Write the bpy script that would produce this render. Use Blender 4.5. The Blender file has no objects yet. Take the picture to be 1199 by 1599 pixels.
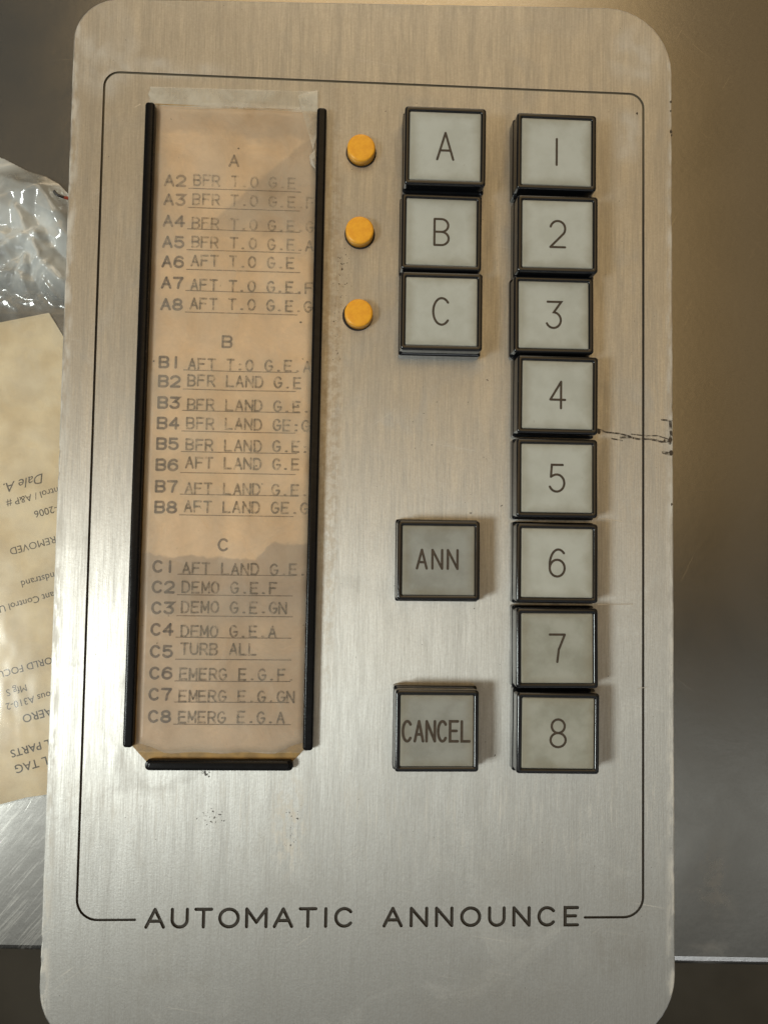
import bpy, bmesh, math, random
from mathutils import Vector, noise

random.seed(7)
S = bpy.context.scene
R = math.radians
MM = 0.001
ZP = 32.0                      # height of the panel's top face above the table, in mm

# ------------------------------------------------------------------ camera, light, exposure
cam_data = bpy.data.cameras.new('camera')
cam = bpy.data.objects.new('camera', cam_data)
S.collection.objects.link(cam)
cam.rotation_euler = (0.04550678, -0.04446601, 0.01585664)
cam.location = (-0.0047015, -0.0127042, 0.2042491)
cam_data.sensor_fit = 'AUTO'
cam_data.sensor_width = 36
cam_data.lens = 27.0169
cam_data.clip_start = 0.002
cam_data.clip_end = 50
S.camera = cam

S.view_settings.view_transform = 'Standard'
S.view_settings.look = 'None'
S.view_settings.gamma = 1
S.view_settings.use_curve_mapping = False
S.view_settings.exposure = 0.30

world = bpy.data.worlds.new('World')
S.world = world
world.use_nodes = True


class G:
    """small helper to write node graphs"""
    def __init__(self, tree):
        self.t = tree
        self.n = tree.nodes
        self.l = tree.links

    def put(self, sock, v):
        if isinstance(v, bpy.types.NodeSocket):
            self.l.new(v, sock)
        elif v is not None:
            if sock.type in ('RGBA',) and len(v) == 3:
                v = (*v, 1)
            sock.default_value = v

    def node(self, kind, **kw):
        nd = self.n.new(kind)
        for k, v in kw.items():
            setattr(nd, k, v)
        return nd

    def m(self, op, a, b=None, c=None, clamp=False):
        nd = self.node('ShaderNodeMath', operation=op, use_clamp=clamp)
        for i, v in enumerate((a, b, c)):
            if v is not None:
                self.put(nd.inputs[i], v)
        return nd.outputs[0]

    def ss(self, x, lo, hi, a=0.0, b=1.0):
        nd = self.node('ShaderNodeMapRange', interpolation_type='SMOOTHSTEP')
        for i, v in enumerate((x, lo, hi, a, b)):
            self.put(nd.inputs[i], v)
        return nd.outputs[0]

    def mix(self, f, a, b, mode='MIX'):
        nd = self.node('ShaderNodeMix', data_type='RGBA', blend_type=mode)
        self.put(nd.inputs[0], f)
        self.put(nd.inputs[6], a)
        self.put(nd.inputs[7], b)
        return nd.outputs[2]

    def vmap(self, vec, scale=(1, 1, 1), loc=(0, 0, 0), rot=(0, 0, 0)):
        if any(rot):                           # turn first, then stretch
            rn = self.node('ShaderNodeMapping')
            self.put(rn.inputs['Vector'], vec)
            rn.inputs['Rotation'].default_value = rot
            vec = rn.outputs[0]
        nd = self.node('ShaderNodeMapping')
        self.put(nd.inputs['Vector'], vec)
        nd.inputs['Location'].default_value = loc
        nd.inputs['Scale'].default_value = scale
        return nd.outputs[0]

    def noise(self, vec, scale, detail=3, rough=0.5, dist=0.0):
        nd = self.node('ShaderNodeTexNoise')
        self.put(nd.inputs['Vector'], vec)
        nd.inputs['Scale'].default_value = scale
        nd.inputs['Detail'].default_value = detail
        nd.inputs['Roughness'].default_value = rough
        nd.inputs['Distortion'].default_value = dist
        return nd.outputs[0]

    def sep(self, vec):
        nd = self.node('ShaderNodeSeparateXYZ')
        self.put(nd.inputs[0], vec)
        return nd.outputs

    def mmcoord(self):
        tc = self.node('ShaderNodeTexCoord')
        return self.vmap(tc.outputs['Object'], (1000, 1000, 1000))

    def spot(self, xy, x, y, rx, ry):
        """1 at (x, y) falling to 0 at an ellipse of radii rx, ry (mm)"""
        sx, sy = xy
        a = self.m('DIVIDE', self.m('SUBTRACT', sx, x), rx)
        b = self.m('DIVIDE', self.m('SUBTRACT', sy, y), ry)
        d = self.m('ADD', self.m('MULTIPLY', a, a), self.m('MULTIPLY', b, b))
        return self.ss(d, 0.0, 1.0, 1.0, 0.0)

    def bump(self, h, strength, dist):
        nd = self.node('ShaderNodeBump')
        self.put(nd.inputs['Height'], h)
        nd.inputs['Strength'].default_value = strength
        nd.inputs['Distance'].default_value = dist
        return nd.outputs[0]


# the room the metal reflects: warm wall and ceiling on the far side, a dark corner at the far left,
# a dimmer grey room behind the photographer
g = G(world.node_tree)
bg = g.n['Background']
tc = g.node('ShaderNodeTexCoord')
dx, dy, dz = g.sep(tc.outputs['Generated'])
dzc = g.m('MAXIMUM', dz, 0.12)
qx = g.m('DIVIDE', dx, dzc)
qy = g.m('DIVIDE', dy, dzc)
front = g.mix(g.ss(qy, -0.34, -0.10), (0.60, 0.61, 0.57), (0.14, 0.13, 0.105))
col = g.mix(g.ss(qy, -0.12, 0.15), front, (1.34, 0.91, 0.425))
near = g.ss(qy, -0.62, -0.36, 0.03, 1.0)
right = g.ss(qx, 0.22, 0.46, 1.0, g.ss(qy, -0.46, 0.06, 0.74, 0.17))
col = g.mix(1.0, col, g.m('MULTIPLY', near, right), 'MULTIPLY')
dark = g.m('MULTIPLY', g.ss(qx, -0.34, -0.15, 1.0, 0.0), g.ss(qy, 0.02, 0.24))
col = g.mix(g.m('MULTIPLY', dark, 0.97), col, (0.055, 0.066, 0.070))
g.put(bg.inputs['Color'], col)
bg.inputs['Strength'].default_value = 0.72


def area(name, loc, size, power, color, target=(0, 0, 0.03)):
    ld = bpy.data.lights.new(name, 'AREA')
    ld.shape = 'SQUARE'
    ld.size = size
    ld.energy = power
    ld.color = color
    o = bpy.data.objects.new(name, ld)
    S.collection.objects.link(o)
    o.location = loc
    o.rotation_euler = (Vector(target) - Vector(loc)).to_track_quat('-Z', 'Y').to_euler()
    return o


area('key_light', (-0.46, -0.155, 0.60), 0.155, 2.4, (0.94, 1.0, 0.95))
front_fill = area('front_fill_light', (0.25, -1.0, 0.45), 1.3, 0.80, (0.93, 0.97, 1.0))  # unseen strip lamp, added to draw a highlight along the table's front edge
front_fill.data.shape = 'RECTANGLE'
front_fill.data.size_y = 0.08
area('top_fill_light', (0.02, 0.64, 0.34), 0.36, 0.50, (1.0, 0.92, 0.76), (0, 0.03, 0.03))  # unseen lamp, added to brighten the upper panel and fade downwards

# ------------------------------------------------------------------ materials
def mat(name):
    m = bpy.data.materials.new(name)
    m.use_nodes = True
    g = G(m.node_tree)
    p = g.n['Principled BSDF']
    return m, g, p


def m_plate():
    m, g, p = mat('brushed_aluminium')
    v = g.mmcoord()
    x, y, z = g.sep(v)
    xy = (x, y)
    fine = g.noise(g.vmap(v, (2.8, 0.11, 1)), 1.0, 5, 0.7)
    grain = g.noise(v, 2.2, 3, 0.7)
    broad = g.noise(g.vmap(v, (0.35, 0.02, 1)), 1.0, 3, 0.6)
    cloud = g.noise(v, 0.05, 4, 0.6, 0.4)
    f = g.m('ADD', g.m('MULTIPLY', fine, 0.6), g.m('MULTIPLY', broad, 0.4))
    base = g.mix(g.ss(f, 0.32, 0.68), (0.545, 0.535, 0.51), (0.74, 0.73, 0.70))
    base = g.mix(g.ss(cloud, 0.45, 0.75, 0, 0.35), base, (0.56, 0.53, 0.48))
    base = g.mix(g.ss(grain, 0.32, 0.68, 0.0, 0.26), base, (0.42, 0.39, 0.35))
    # chalky scuffs: upper left corner, along the top groove, below the card frame
    sc = g.noise(v, 0.16, 4, 0.6, 0.4)
    corner = g.m('MAXIMUM', g.spot(xy, -62, 99, 9, 14), g.spot(xy, -52, 95.5, 22, 3))
    corner = g.m('MAXIMUM', corner, g.spot(xy, 60, 103, 8, 9))
    corner = g.m('MAXIMUM', corner, g.spot(xy, 58, 84, 5, 8))
    scuff = g.m('MULTIPLY', corner, g.ss(sc, 0.38, 0.68, 0.08, 0.50))
    low = g.m('MULTIPLY', g.spot(xy, -17, -73, 5, 14), g.ss(g.noise(g.vmap(v, (0.6, 0.22, 1)), 1, 4, 0.7), 0.45, 0.6))
    scuff = g.m('MAXIMUM', scuff, g.m('MULTIPLY', low, 0.8))
    # streaky oxide under the buttons and frame
    ox = g.m('MULTIPLY', g.ss(g.noise(g.vmap(v, (1.1, 0.08, 1)), 1, 4, 0.7), 0.5, 0.7), g.ss(y, -72, -45, 1, 0))
    ox = g.m('MULTIPLY', ox, g.ss(y, -90, -68))
    scuff = g.m('MAXIMUM', scuff, g.m('MULTIPLY', ox, 0.4))
    # worn edges, and fine handling scratches that cross the grain
    ew = g.m('MULTIPLY', g.ss(g.m('ABSOLUTE', x), 66.6, 68.9), g.ss(g.noise(g.vmap(v, (0.5, 0.16, 1)), 1, 4, 0.65), 0.40, 0.62))
    scuff = g.m('MAXIMUM', scuff, g.m('MULTIPLY', ew, 0.7))
    hs = g.ss(g.noise(g.vmap(v, (0.035, 2.4, 1), rot=(0, 0, 0.16)), 1, 2, 0.5), 0.715, 0.76)
    hs = g.m('MAXIMUM', hs, g.ss(g.noise(g.vmap(v, (0.05, 2.6, 1), rot=(0, 0, -0.62)), 1, 2, 0.5), 0.725, 0.77))
    scuff = g.m('MAXIMUM', scuff, g.m('MULTIPLY', hs, 0.55))
    # faint finger smears: patches a little rougher than the rest
    smear = g.ss(g.noise(v, 0.055, 4, 0.65, 1.2), 0.52, 0.72)
    base = g.mix(g.m('MULTIPLY', scuff, 0.5), base, (0.82, 0.79, 0.72))
    # dirt specks in clusters
    sp = g.noise(v, 1.5, 2, 0.6)
    sp2 = g.noise(v, 0.8, 3, 0.6)
    def cl(cx, cy, rx, ry, th, nz):
        s = g.spot(xy, cx, cy, rx, ry)
        return g.ss(g.m('ADD', nz, g.m('MULTIPLY', s, 0.16)), th, th + 0.035)
    dirt = cl(-33.8, -72.2, 4.5, 2.6, 0.74, sp)
    for a in ((-15.8, -71.5, 3.2, 3.0, 0.775, sp), (-16, -77, 3, 4, 0.785, sp), (-7.6, 50, 3.2, 12, 0.775, sp), (-8.5, 36, 2.2, 14, 0.785, sp),
              (-34, -62.6, 5, 1.5, 0.775, sp2), (20, 0, 90, 130, 0.895, sp2)):
        dirt = g.m('MAXIMUM', dirt, cl(*a))
    base = g.mix(g.m('MULTIPLY', dirt, 0.9), base, (0.030, 0.022, 0.016))
    # brownish grime along the right rail and around the frame foot
    gr = g.m('MULTIPLY', g.spot(xy, -9.5, 20, 3.2, 85), g.ss(sp2, 0.35, 0.65))
    base = g.mix(g.m('MULTIPLY', gr, 0.35), base, (0.33, 0.22, 0.10))
    gb = g.m('MULTIPLY', g.m('MAXIMUM', g.spot(xy, -40, -106, 9, 4), g.spot(xy, 56, -101, 10, 8)), g.ss(sc, 0.4, 0.65))
    base = g.mix(g.m('MULTIPLY', gb, 0.16), base, (0.30, 0.24, 0.16))
    g.put(p.inputs['Base Color'], base)
    met = g.m('SUBTRACT', 0.87, g.m('MULTIPLY', g.m('MAXIMUM', scuff, dirt), 0.7))
    g.put(p.inputs['Metallic'], met)
    ro = g.m('ADD', g.ss(f, 0.3, 0.7, 0.55, 0.43), g.m('ADD', g.m('MULTIPLY', scuff, 0.2), g.m('MULTIPLY', smear, 0.09)))
    g.put(p.inputs['Roughness'], ro)
    p.inputs['Anisotropic'].default_value = 0.68
    tn = g.node('ShaderNodeTangent', direction_type='UV_MAP', uv_map='UVMap')
    g.put(p.inputs['Tangent'], tn.outputs[0])
    g.put(p.inputs['Normal'], g.bump(g.m('ADD', fine, g.m('MULTIPLY', grain, 0.4)), 0.22, 0.0002))
    return m


def m_simple(name, col, rough=0.4, metal=0.0, var=0.25, vscale=0.4, bump=0.0, bscale=2.0, col2=None, spec=None):
    m, g, p = mat(name)
    v = g.mmcoord()
    n = g.noise(v, vscale, 4, 0.6)
    c2 = col2 or tuple(c * (1 - var) for c in col)
    g.put(p.inputs['Base Color'], g.mix(g.ss(n, 0.35, 0.68), col, c2))
    g.put(p.inputs['Roughness'], g.ss(n, 0.3, 0.7, rough * 0.85, min(1, rough * 1.2)))
    p.inputs['Metallic'].default_value = metal
    if spec is not None:
        p.inputs['Specular IOR Level'].default_value = spec
    if bump:
        g.put(p.inputs['Normal'], g.bump(g.noise(v, bscale, 4, 0.6), bump, 0.0003))
    return m


def m_groove():
    m, g, p = mat('engraving_paint')
    v = g.mmcoord()
    x, y, z = g.sep(v)
    n = g.noise(v, 0.5, 4, 0.65)
    worn = g.m('MULTIPLY', g.ss(y, 55, 92), 0.55)
    worn = g.m('ADD', worn, g.ss(n, 0.62, 0.75, 0, 0.35), clamp=True)
    g.put(p.inputs['Base Color'], g.mix(worn, (0.040, 0.034, 0.027), (0.26, 0.22, 0.15)))
    p.inputs['Roughness'].default_value = 0.7
    return m


def m_card():
    m, g, p = mat('aged_card')
    v = g.mmcoord()
    x, y, z = g.sep(v)
    xy = (x, y)
    n = g.noise(v, 0.09, 5, 0.6, 0.6)
    n2 = g.noise(v, 0.9, 3, 0.6)
    base = g.mix(g.ss(n, 0.3, 0.7), (0.86, 0.655, 0.44), (0.73, 0.55, 0.365))
    # damp stains: big patch upper right, band at A2-A4, patch at C1 and below
    wob = g.m('MULTIPLY', g.m('SUBTRACT', g.noise(v, 0.16, 3, 0.6), 0.5), 9.0)
    yy = g.m('ADD', y, wob)
    xx = g.m('ADD', x, g.m('MULTIPLY', wob, 0.8))
    diag = g.m('SUBTRACT', yy, g.m('MULTIPLY', xx, 0.95))
    st1 = g.m('MULTIPLY', g.ss(diag, 94.5, 96.0, 1, 0), g.m('MULTIPLY', g.ss(yy, 55, 62), g.ss(xx, -46, -41)))
    st2 = g.m('MULTIPLY', g.ss(yy, 79, 81.5), 0.6)
    edge = g.m('ADD', y, g.m('MULTIPLY', wob, 0.5))
    lift = g.ss(x, -27, -21, 0.0, 3.2)
    st3 = g.m('MULTIPLY', g.ss(g.m('SUBTRACT', edge, lift), -15.6, -14.9, 1, 0), g.ss(y, -34, -22, 0.62, 1))
    left_tone = g.m('MULTIPLY', g.ss(x, -46, -50), 0.5)  # browner tone towards the card's left edge
    st = g.m('MAXIMUM', g.m('MAXIMUM', g.m('MULTIPLY', st1, 0.75), st2), g.m('MAXIMUM', st3, left_tone))
    st = g.m('MULTIPLY', st, g.ss(n, 0.2, 0.6, 0.7, 1.0))
    base = g.mix(g.m('MULTIPLY', st, 0.80), base, (0.42, 0.33, 0.262))
    sp = g.ss(g.noise(v, 1.0, 2, 0.5), 0.77, 0.80)
    base = g.mix(g.m('MULTIPLY', sp, 0.8), base, (0.10, 0.065, 0.035))
    base = g.mix(g.ss(n2, 0.3, 0.7, 0, 0.10), base, (0.30, 0.22, 0.13))
    g.put(p.inputs['Base Color'], base)
    g.put(p.inputs['Roughness'], g.ss(n, 0.3, 0.7, 0.42, 0.62))
    p.inputs['Coat Weight'].default_value = 0.12
    p.inputs['Coat Roughness'].default_value = 0.25
    g.put(p.inputs['Normal'], g.bump(g.noise(v, 0.12, 4, 0.55, 0.7), 0.25, 0.0015))
    return m


def m_ink(name, col, lo, hi, amin, amax, scale=0.9, fade=False):
    """faded ink: patchy coverage"""
    m, g, p = mat(name)
    v = g.mmcoord()
    n = g.noise(v, scale, 4, 0.65)
    n2 = g.noise(v, 0.12, 3, 0.6)
    g.put(p.inputs['Base Color'], col)
    p.inputs['Roughness'].default_value = 0.7
    a = g.m('MULTIPLY', g.ss(n, lo, hi, amin, amax), g.ss(n2, 0.3, 0.6, 0.72, 1.0))
    if fade:                                   # the upper lines have been rubbed and damp
        a = g.m('MULTIPLY', a, g.ss(g.sep(v)[1], 46, 62, 1.0, 0.62))
    g.put(p.inputs['Alpha'], a)
    return m


def m_lens(name, c1, c2):
    m, g, p = mat(name)
    tc = g.node('ShaderNodeTexCoord')
    v = g.mmcoord()
    oi = g.node('ShaderNodeObjectInfo')
    off = g.node('ShaderNodeVectorMath', operation='ADD')
    g.put(off.inputs[0], v)
    cmb = g.node('ShaderNodeCombineXYZ')
    for i in range(3):
        g.put(cmb.inputs[i], g.m('MULTIPLY', oi.outputs['Random'], 97.0 + 31 * i))
    g.put(off.inputs[1], cmb.outputs[0])
    n = g.noise(off.outputs[0], 0.16, 4, 0.6)
    x, y, z = g.sep(v)
    ax = g.m('MAXIMUM', g.m('ABSOLUTE', x), g.m('ABSOLUTE', y))
    rim = g.ss(g.m('ADD', ax, g.m('MULTIPLY', n, 2.0)), 6.0, 9.6)       # grime gathered along the rim
    c = g.mix(g.ss(n, 0.35, 0.7), c1, c2)
    c = g.mix(g.m('MULTIPLY', rim, 0.55), c, (0.24, 0.21, 0.14))
    sp = g.ss(g.noise(off.outputs[0], 0.9, 2, 0.5), 0.74, 0.80)
    c = g.mix(g.m('MULTIPLY', sp, 0.25), c, (0.15, 0.12, 0.08))
    g.put(p.inputs['Base Color'], c)
    p.inputs['Roughness'].default_value = 0.42
    p.inputs['Specular IOR Level'].default_value = 0.35
    p.inputs['Subsurface Weight'].default_value = 0.25
    p.inputs['Subsurface Radius'].default_value = (1, 1, 0.9)
    p.inputs['Subsurface Scale'].default_value = 0.001
    return m


def m_film(name, tint, opac, rough, spec=1.0, milky=0.0):
    """clear film: mostly see-through, a little milky, glossy"""
    m = bpy.data.materials.new(name)
    m.use_nodes = True
    g = G(m.node_tree)
    out = g.n['Material Output']
    p = g.n['Principled BSDF']
    v = g.mmcoord()
    n = g.noise(v, 0.12, 4, 0.6, 0.5)
    g.put(p.inputs['Base Color'], tint)
    p.inputs['Roughness'].default_value = rough
    p.inputs['Specular IOR Level'].default_value = 0.5
    tr = g.node('ShaderNodeBsdfTransparent')
    gl = g.node('ShaderNodeBsdfGlossy')
    gl.inputs['Roughness'].default_value = rough
    gl.inputs['Color'].default_value = (1, 1, 1, 1)
    mx = g.node('ShaderNodeMixShader')
    f = g.ss(n, 0.3, 0.7, opac * 0.4, opac * 1.5)
    if milky:                                  # bunched layers of film look whiter
        x, y, z = g.sep(v)
        f = g.m('ADD', f, g.m('MULTIPLY', g.ss(y, 46, 58), g.ss(g.noise(v, 0.07, 2, 0.5, 0.3), 0.35, 0.65, milky * 0.45, milky * 0.8)))
    g.put(mx.inputs[0], f)
    g.put(mx.inputs[1], tr.outputs[0])
    g.put(mx.inputs[2], p.outputs[0])
    lw = g.node('ShaderNodeFresnel')
    lw.inputs['IOR'].default_value = 1.5
    mx2 = g.node('ShaderNodeMixShader')
    g.put(mx2.inputs[0], g.m('MULTIPLY', lw.outputs[0], spec))
    g.put(mx2.inputs[1], mx.outputs[0])
    g.put(mx2.inputs[2], gl.outputs[0])
    g.put(out.inputs['Surface'], mx2.outputs[0])
    return m


def m_table():
    m, g, p = mat('worn_stainless_steel')
    v = g.mmcoord()
    x, y, z = g.sep(v)
    xy = (x, y)
    cloud = g.noise(v, 0.025, 5, 0.6, 0.5)
    base = g.mix(g.ss(cloud, 0.3, 0.7), (0.50, 0.49, 0.465), (0.41, 0.40, 0.38))
    base = g.mix(g.ss(g.noise(v, 1.8, 3, 0.7), 0.3, 0.7, 0, 0.22), base, (0.25, 0.24, 0.22))
    def scr(rot, sx, sy, th):
        w = g.noise(g.vmap(v, (sx, sy, 1), rot=(0, 0, rot)), 1.0, 2, 0.5)
        return g.ss(w, th, th + 0.05)
    s = g.m('MAXIMUM', scr(0.5, 1.6, 0.05, 0.70), scr(-0.9, 1.4, 0.045, 0.71))
    s = g.m('MAXIMUM', s, scr(1.45, 1.2, 0.035, 0.72))
    near = g.m('MULTIPLY', g.spot(xy, -92, -100, 30, 30), g.ss(g.noise(g.vmap(v, (1.5, 0.06, 1), rot=(0, 0, 0.7)), 1, 4, 0.65), 0.50, 0.66))
    smear = g.m('MULTIPLY', g.spot(xy, 92, -104, 9, 26), g.ss(g.noise(v, 0.10, 4, 0.65, 1.0), 0.42, 0.68))
    s2 = g.m('MAXIMUM', g.m('MULTIPLY', near, 0.3), g.m('MULTIPLY', smear, 0.28))
    base = g.mix(g.m('MULTIPLY', g.m('MAXIMUM', g.m('MULTIPLY', s, 0.35), s2), 0.7), base, (0.72, 0.70, 0.66))
    g.put(p.inputs['Base Color'], base)
    g.put(p.inputs['Metallic'], g.m('SUBTRACT', 0.95, g.m('MULTIPLY', s2, 0.5)))
    g.put(p.inputs['Roughness'], g.m('ADD', g.ss(cloud, 0.3, 0.7, 0.17, 0.25), g.m('MULTIPLY', s2, 0.2)))
    g.put(p.inputs['Normal'], g.bump(g.m('ADD', s, g.noise(v, 0.5, 3)), 0.05, 0.0003))
    return m


M = {
    'plate': m_plate(),
    'groove': m_groove(),
    'housing': m_simple('grey_housing_metal', (0.10, 0.10, 0.10), 0.5, 0.4),
    'rail': m_simple('black_anodised_rail', (0.006, 0.006, 0.007), 0.20, 0.0, 0.4, 0.6, 0.04, 1.2, spec=0.2),
    'cap': m_simple('black_button_plastic', (0.007, 0.008, 0.010), 0.13, 0.0, 0.35, 0.35, 0.02, 1.5, col2=(0.010, 0.010, 0.011), spec=0.62),
    'amber': m_simple('amber_plastic', (0.93, 0.44, 0.028), 0.42, 0.0, 0.18, 1.0, 0.10, 3.0, col2=(0.86, 0.37, 0.022)),
    'hole': m_simple('dark_hole', (0.02, 0.014, 0.01), 0.7),
    'card': m_card(),
    'backing': m_simple('yellowed_plastic', (0.42, 0.27, 0.10), 0.35, 0.0, 0.4, 0.35),
    'code_ink': m_ink('stamped_ink', (0.14, 0.115, 0.105), 0.30, 0.58, 0.52, 0.82, fade=True),
    'type_ink': m_ink('typed_ink', (0.16, 0.125, 0.09), 0.34, 0.60, 0.16, 0.80, 0.8, fade=True),
    'line_ink': m_ink('ruled_ink', (0.16, 0.11, 0.07), 0.30, 0.55, 0.50, 0.80),
    'legend': m_simple('legend_paint', (0.065, 0.048, 0.034), 0.6, 0.0, 0.3, 1.5),
    'lens': m_lens('frosted_lens', (0.51, 0.535, 0.505), (0.455, 0.475, 0.44)),
    'lens_grey_shaded': m_lens('shaded_grey_frosted_lens', (0.34, 0.355, 0.34), (0.275, 0.285, 0.265)),  # grey ANN and CANCEL lenses, with shade painted into the grey
    'lens_shaded': m_lens('shaded_frosted_lens', (0.41, 0.425, 0.39), (0.32, 0.33, 0.29)),  # same frosted lens with the lower panel's shade painted into its colour
    'tape': m_film('clear_tape', (0.80, 0.77, 0.68), 0.38, 0.20, 0.6),
    'cover': m_film('clear_cover', (0.74, 0.68, 0.58), 0.16, 0.07, 0.9),
    'bag': m_film('clear_polythene', (0.80, 0.84, 0.84), 0.11, 0.13, 1.0, milky=0.78),
    'paper': m_simple('manila_paper', (0.74, 0.645, 0.465), 0.7, 0.0, 0.15, 0.09, 0.35, 0.25, col2=(0.62, 0.515, 0.345)),
    'tag_ink': m_ink('printed_ink', (0.05, 0.042, 0.035), 0.28, 0.5, 0.7, 0.95),
    'table': m_table(),
    'floor': m_simple('dark_floor', (0.085, 0.083, 0.072), 0.5, 0.0, 0.4, 0.004),
    'wire': m_simple('black_wire', (0.015, 0.014, 0.014), 0.35),
    'red': m_simple('red_wire_tip', (0.35, 0.05, 0.02), 0.4),
    'scratch': m_ink('scratch_dirt', (0.055, 0.044, 0.034), 0.36, 0.58, 0.15, 0.92, 1.0),
    'scrape': m_simple('bare_scrape', (0.82, 0.80, 0.76), 0.35, 0.8),
}

# ------------------------------------------------------------------ mesh helpers (all lengths in mm)
def link(name, me, m=None, parent=None, loc=(0, 0, 0)):
    o = bpy.data.objects.new(name, me)
    if m:
        me.materials.append(m)
    S.collection.objects.link(o)
    o.location = [c * MM for c in loc]
    if parent:
        o.parent = parent
    return o


def from_bm(name, bm, m=None, parent=None, loc=(0, 0, 0), smooth=False):
    bmesh.ops.scale(bm, vec=(MM, MM, MM), verts=bm.verts)
    bmesh.ops.recalc_face_normals(bm, faces=bm.faces)
    me = bpy.data.meshes.new(name)
    bm.to_mesh(me)
    bm.free()
    if smooth:
        me.polygons.foreach_set('use_smooth', [True] * len(me.polygons))
    return link(name, me, m, parent, loc)


def tag(o, label=None, cat=None, group=None, kind=None):
    for k_, v_ in (('label', label), ('category', cat), ('group', group), ('kind', kind)):
        if v_:
            o[k_] = v_
    return o


def empty(name, loc=(0, 0, 0)):
    o = bpy.data.objects.new(name, None)
    o.empty_display_size = 0.01
    S.collection.objects.link(o)
    o.location = [c * MM for c in loc]
    return o


def loops(bm, rings, cap0=True, cap1=True):
    """skin a list of equal-length closed rings"""
    vs = [[bm.verts.new(p) for p in r] for r in rings]
    n = len(rings[0])
    for a, b in zip(vs, vs[1:]):
        for i in range(n):
            j = (i + 1) % n
            bm.faces.new((a[i], a[j], b[j], b[i]))
    if cap0:
        bm.faces.new(list(reversed(vs[0])))
    if cap1:
        bm.faces.new(vs[-1])
    return vs


def rrect(cx, cy, w, h, r, z, n=5):
    pts = []
    for sx, sy, a0 in ((1, 1, 0), (-1, 1, 90), (-1, -1, 180), (1, -1, 270)):
        for i in range(n + 1):
            a = R(a0 + 90 * i / n)
            pts.append((cx + sx * (w / 2 - r) + r * math.cos(a), cy + sy * (h / 2 - r) + r * math.sin(a), z))
    return pts


def arc(cx, cy, rx, ry, a0, a1, n=12):
    return [(cx + rx * math.cos(R(a0 + (a1 - a0) * i / n)), cy + ry * math.sin(R(a0 + (a1 - a0) * i / n))) for i in range(n + 1)]


def ribbon_sides(pts, w, closed=False):
    """left and right offset polylines of a stroke"""
    P = [Vector(p) for p in pts]
    L, Rr = [], []
    n = len(P)
    for i in range(n):
        if closed:
            a = (P[i] - P[i - 1]).normalized()
            b = (P[(i + 1) % n] - P[i]).normalized()
        else:
            a = (P[i] - P[i - 1]).normalized() if i else None
            b = (P[i + 1] - P[i]).normalized() if i < n - 1 else None
            a = a or b
            b = b or a
        t = a + b
        if t.length < 1e-6:
            t = a
        t.normalize()
        nrm = Vector((-t.y, t.x))
        kk = 1 / max(0.35, nrm.dot(Vector((-a.y, a.x))))
        L.append(P[i] + nrm * w / 2 * kk)
        Rr.append(P[i] - nrm * w / 2 * kk)
    return L, Rr


def stroke_outline(pts, w):
    """closed outline of an open stroke with round ends"""
    L, Rr = ribbon_sides(pts, w)
    def cap(p, d):
        a0 = math.atan2(d.y, d.x)
        return [Vector((p.x + w / 2 * math.cos(a0 + R(t)), p.y + w / 2 * math.sin(a0 + R(t)))) for t in (-60, -30, 0, 30, 60)]
    P = [Vector(p) for p in pts]
    return Rr + cap(P[-1], P[-1] - P[-2]) + L[::-1] + cap(P[0], P[0] - P[1])


def add_stroke(bm, pts, w, z, closed=False):
    """flat ink stroke"""
    L, Rr = ribbon_sides(pts, w, closed)
    a = [bm.verts.new((p.x, p.y, z)) for p in L]
    b = [bm.verts.new((p.x, p.y, z)) for p in Rr]
    n = len(a)
    for i in range(n if closed else n - 1):
        j = (i + 1) % n
        bm.faces.new((b[i], b[j], a[j], a[i]))
    if not closed:
        for p, d, vl, vr in ((Vector(pts[-1]), Vector(pts[-1]) - Vector(pts[-2]), a[-1], b[-1]), (Vector(pts[0]), Vector(pts[0]) - Vector(pts[1]), b[0], a[0])):
            a0 = math.atan2(d.y, d.x)
            cv = [bm.verts.new((p.x + w / 2 * math.cos(a0 + R(t)), p.y + w / 2 * math.sin(a0 + R(t)), z)) for t in (-50, 0, 50)]
            bm.faces.new([vr] + cv + [vl])


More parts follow.
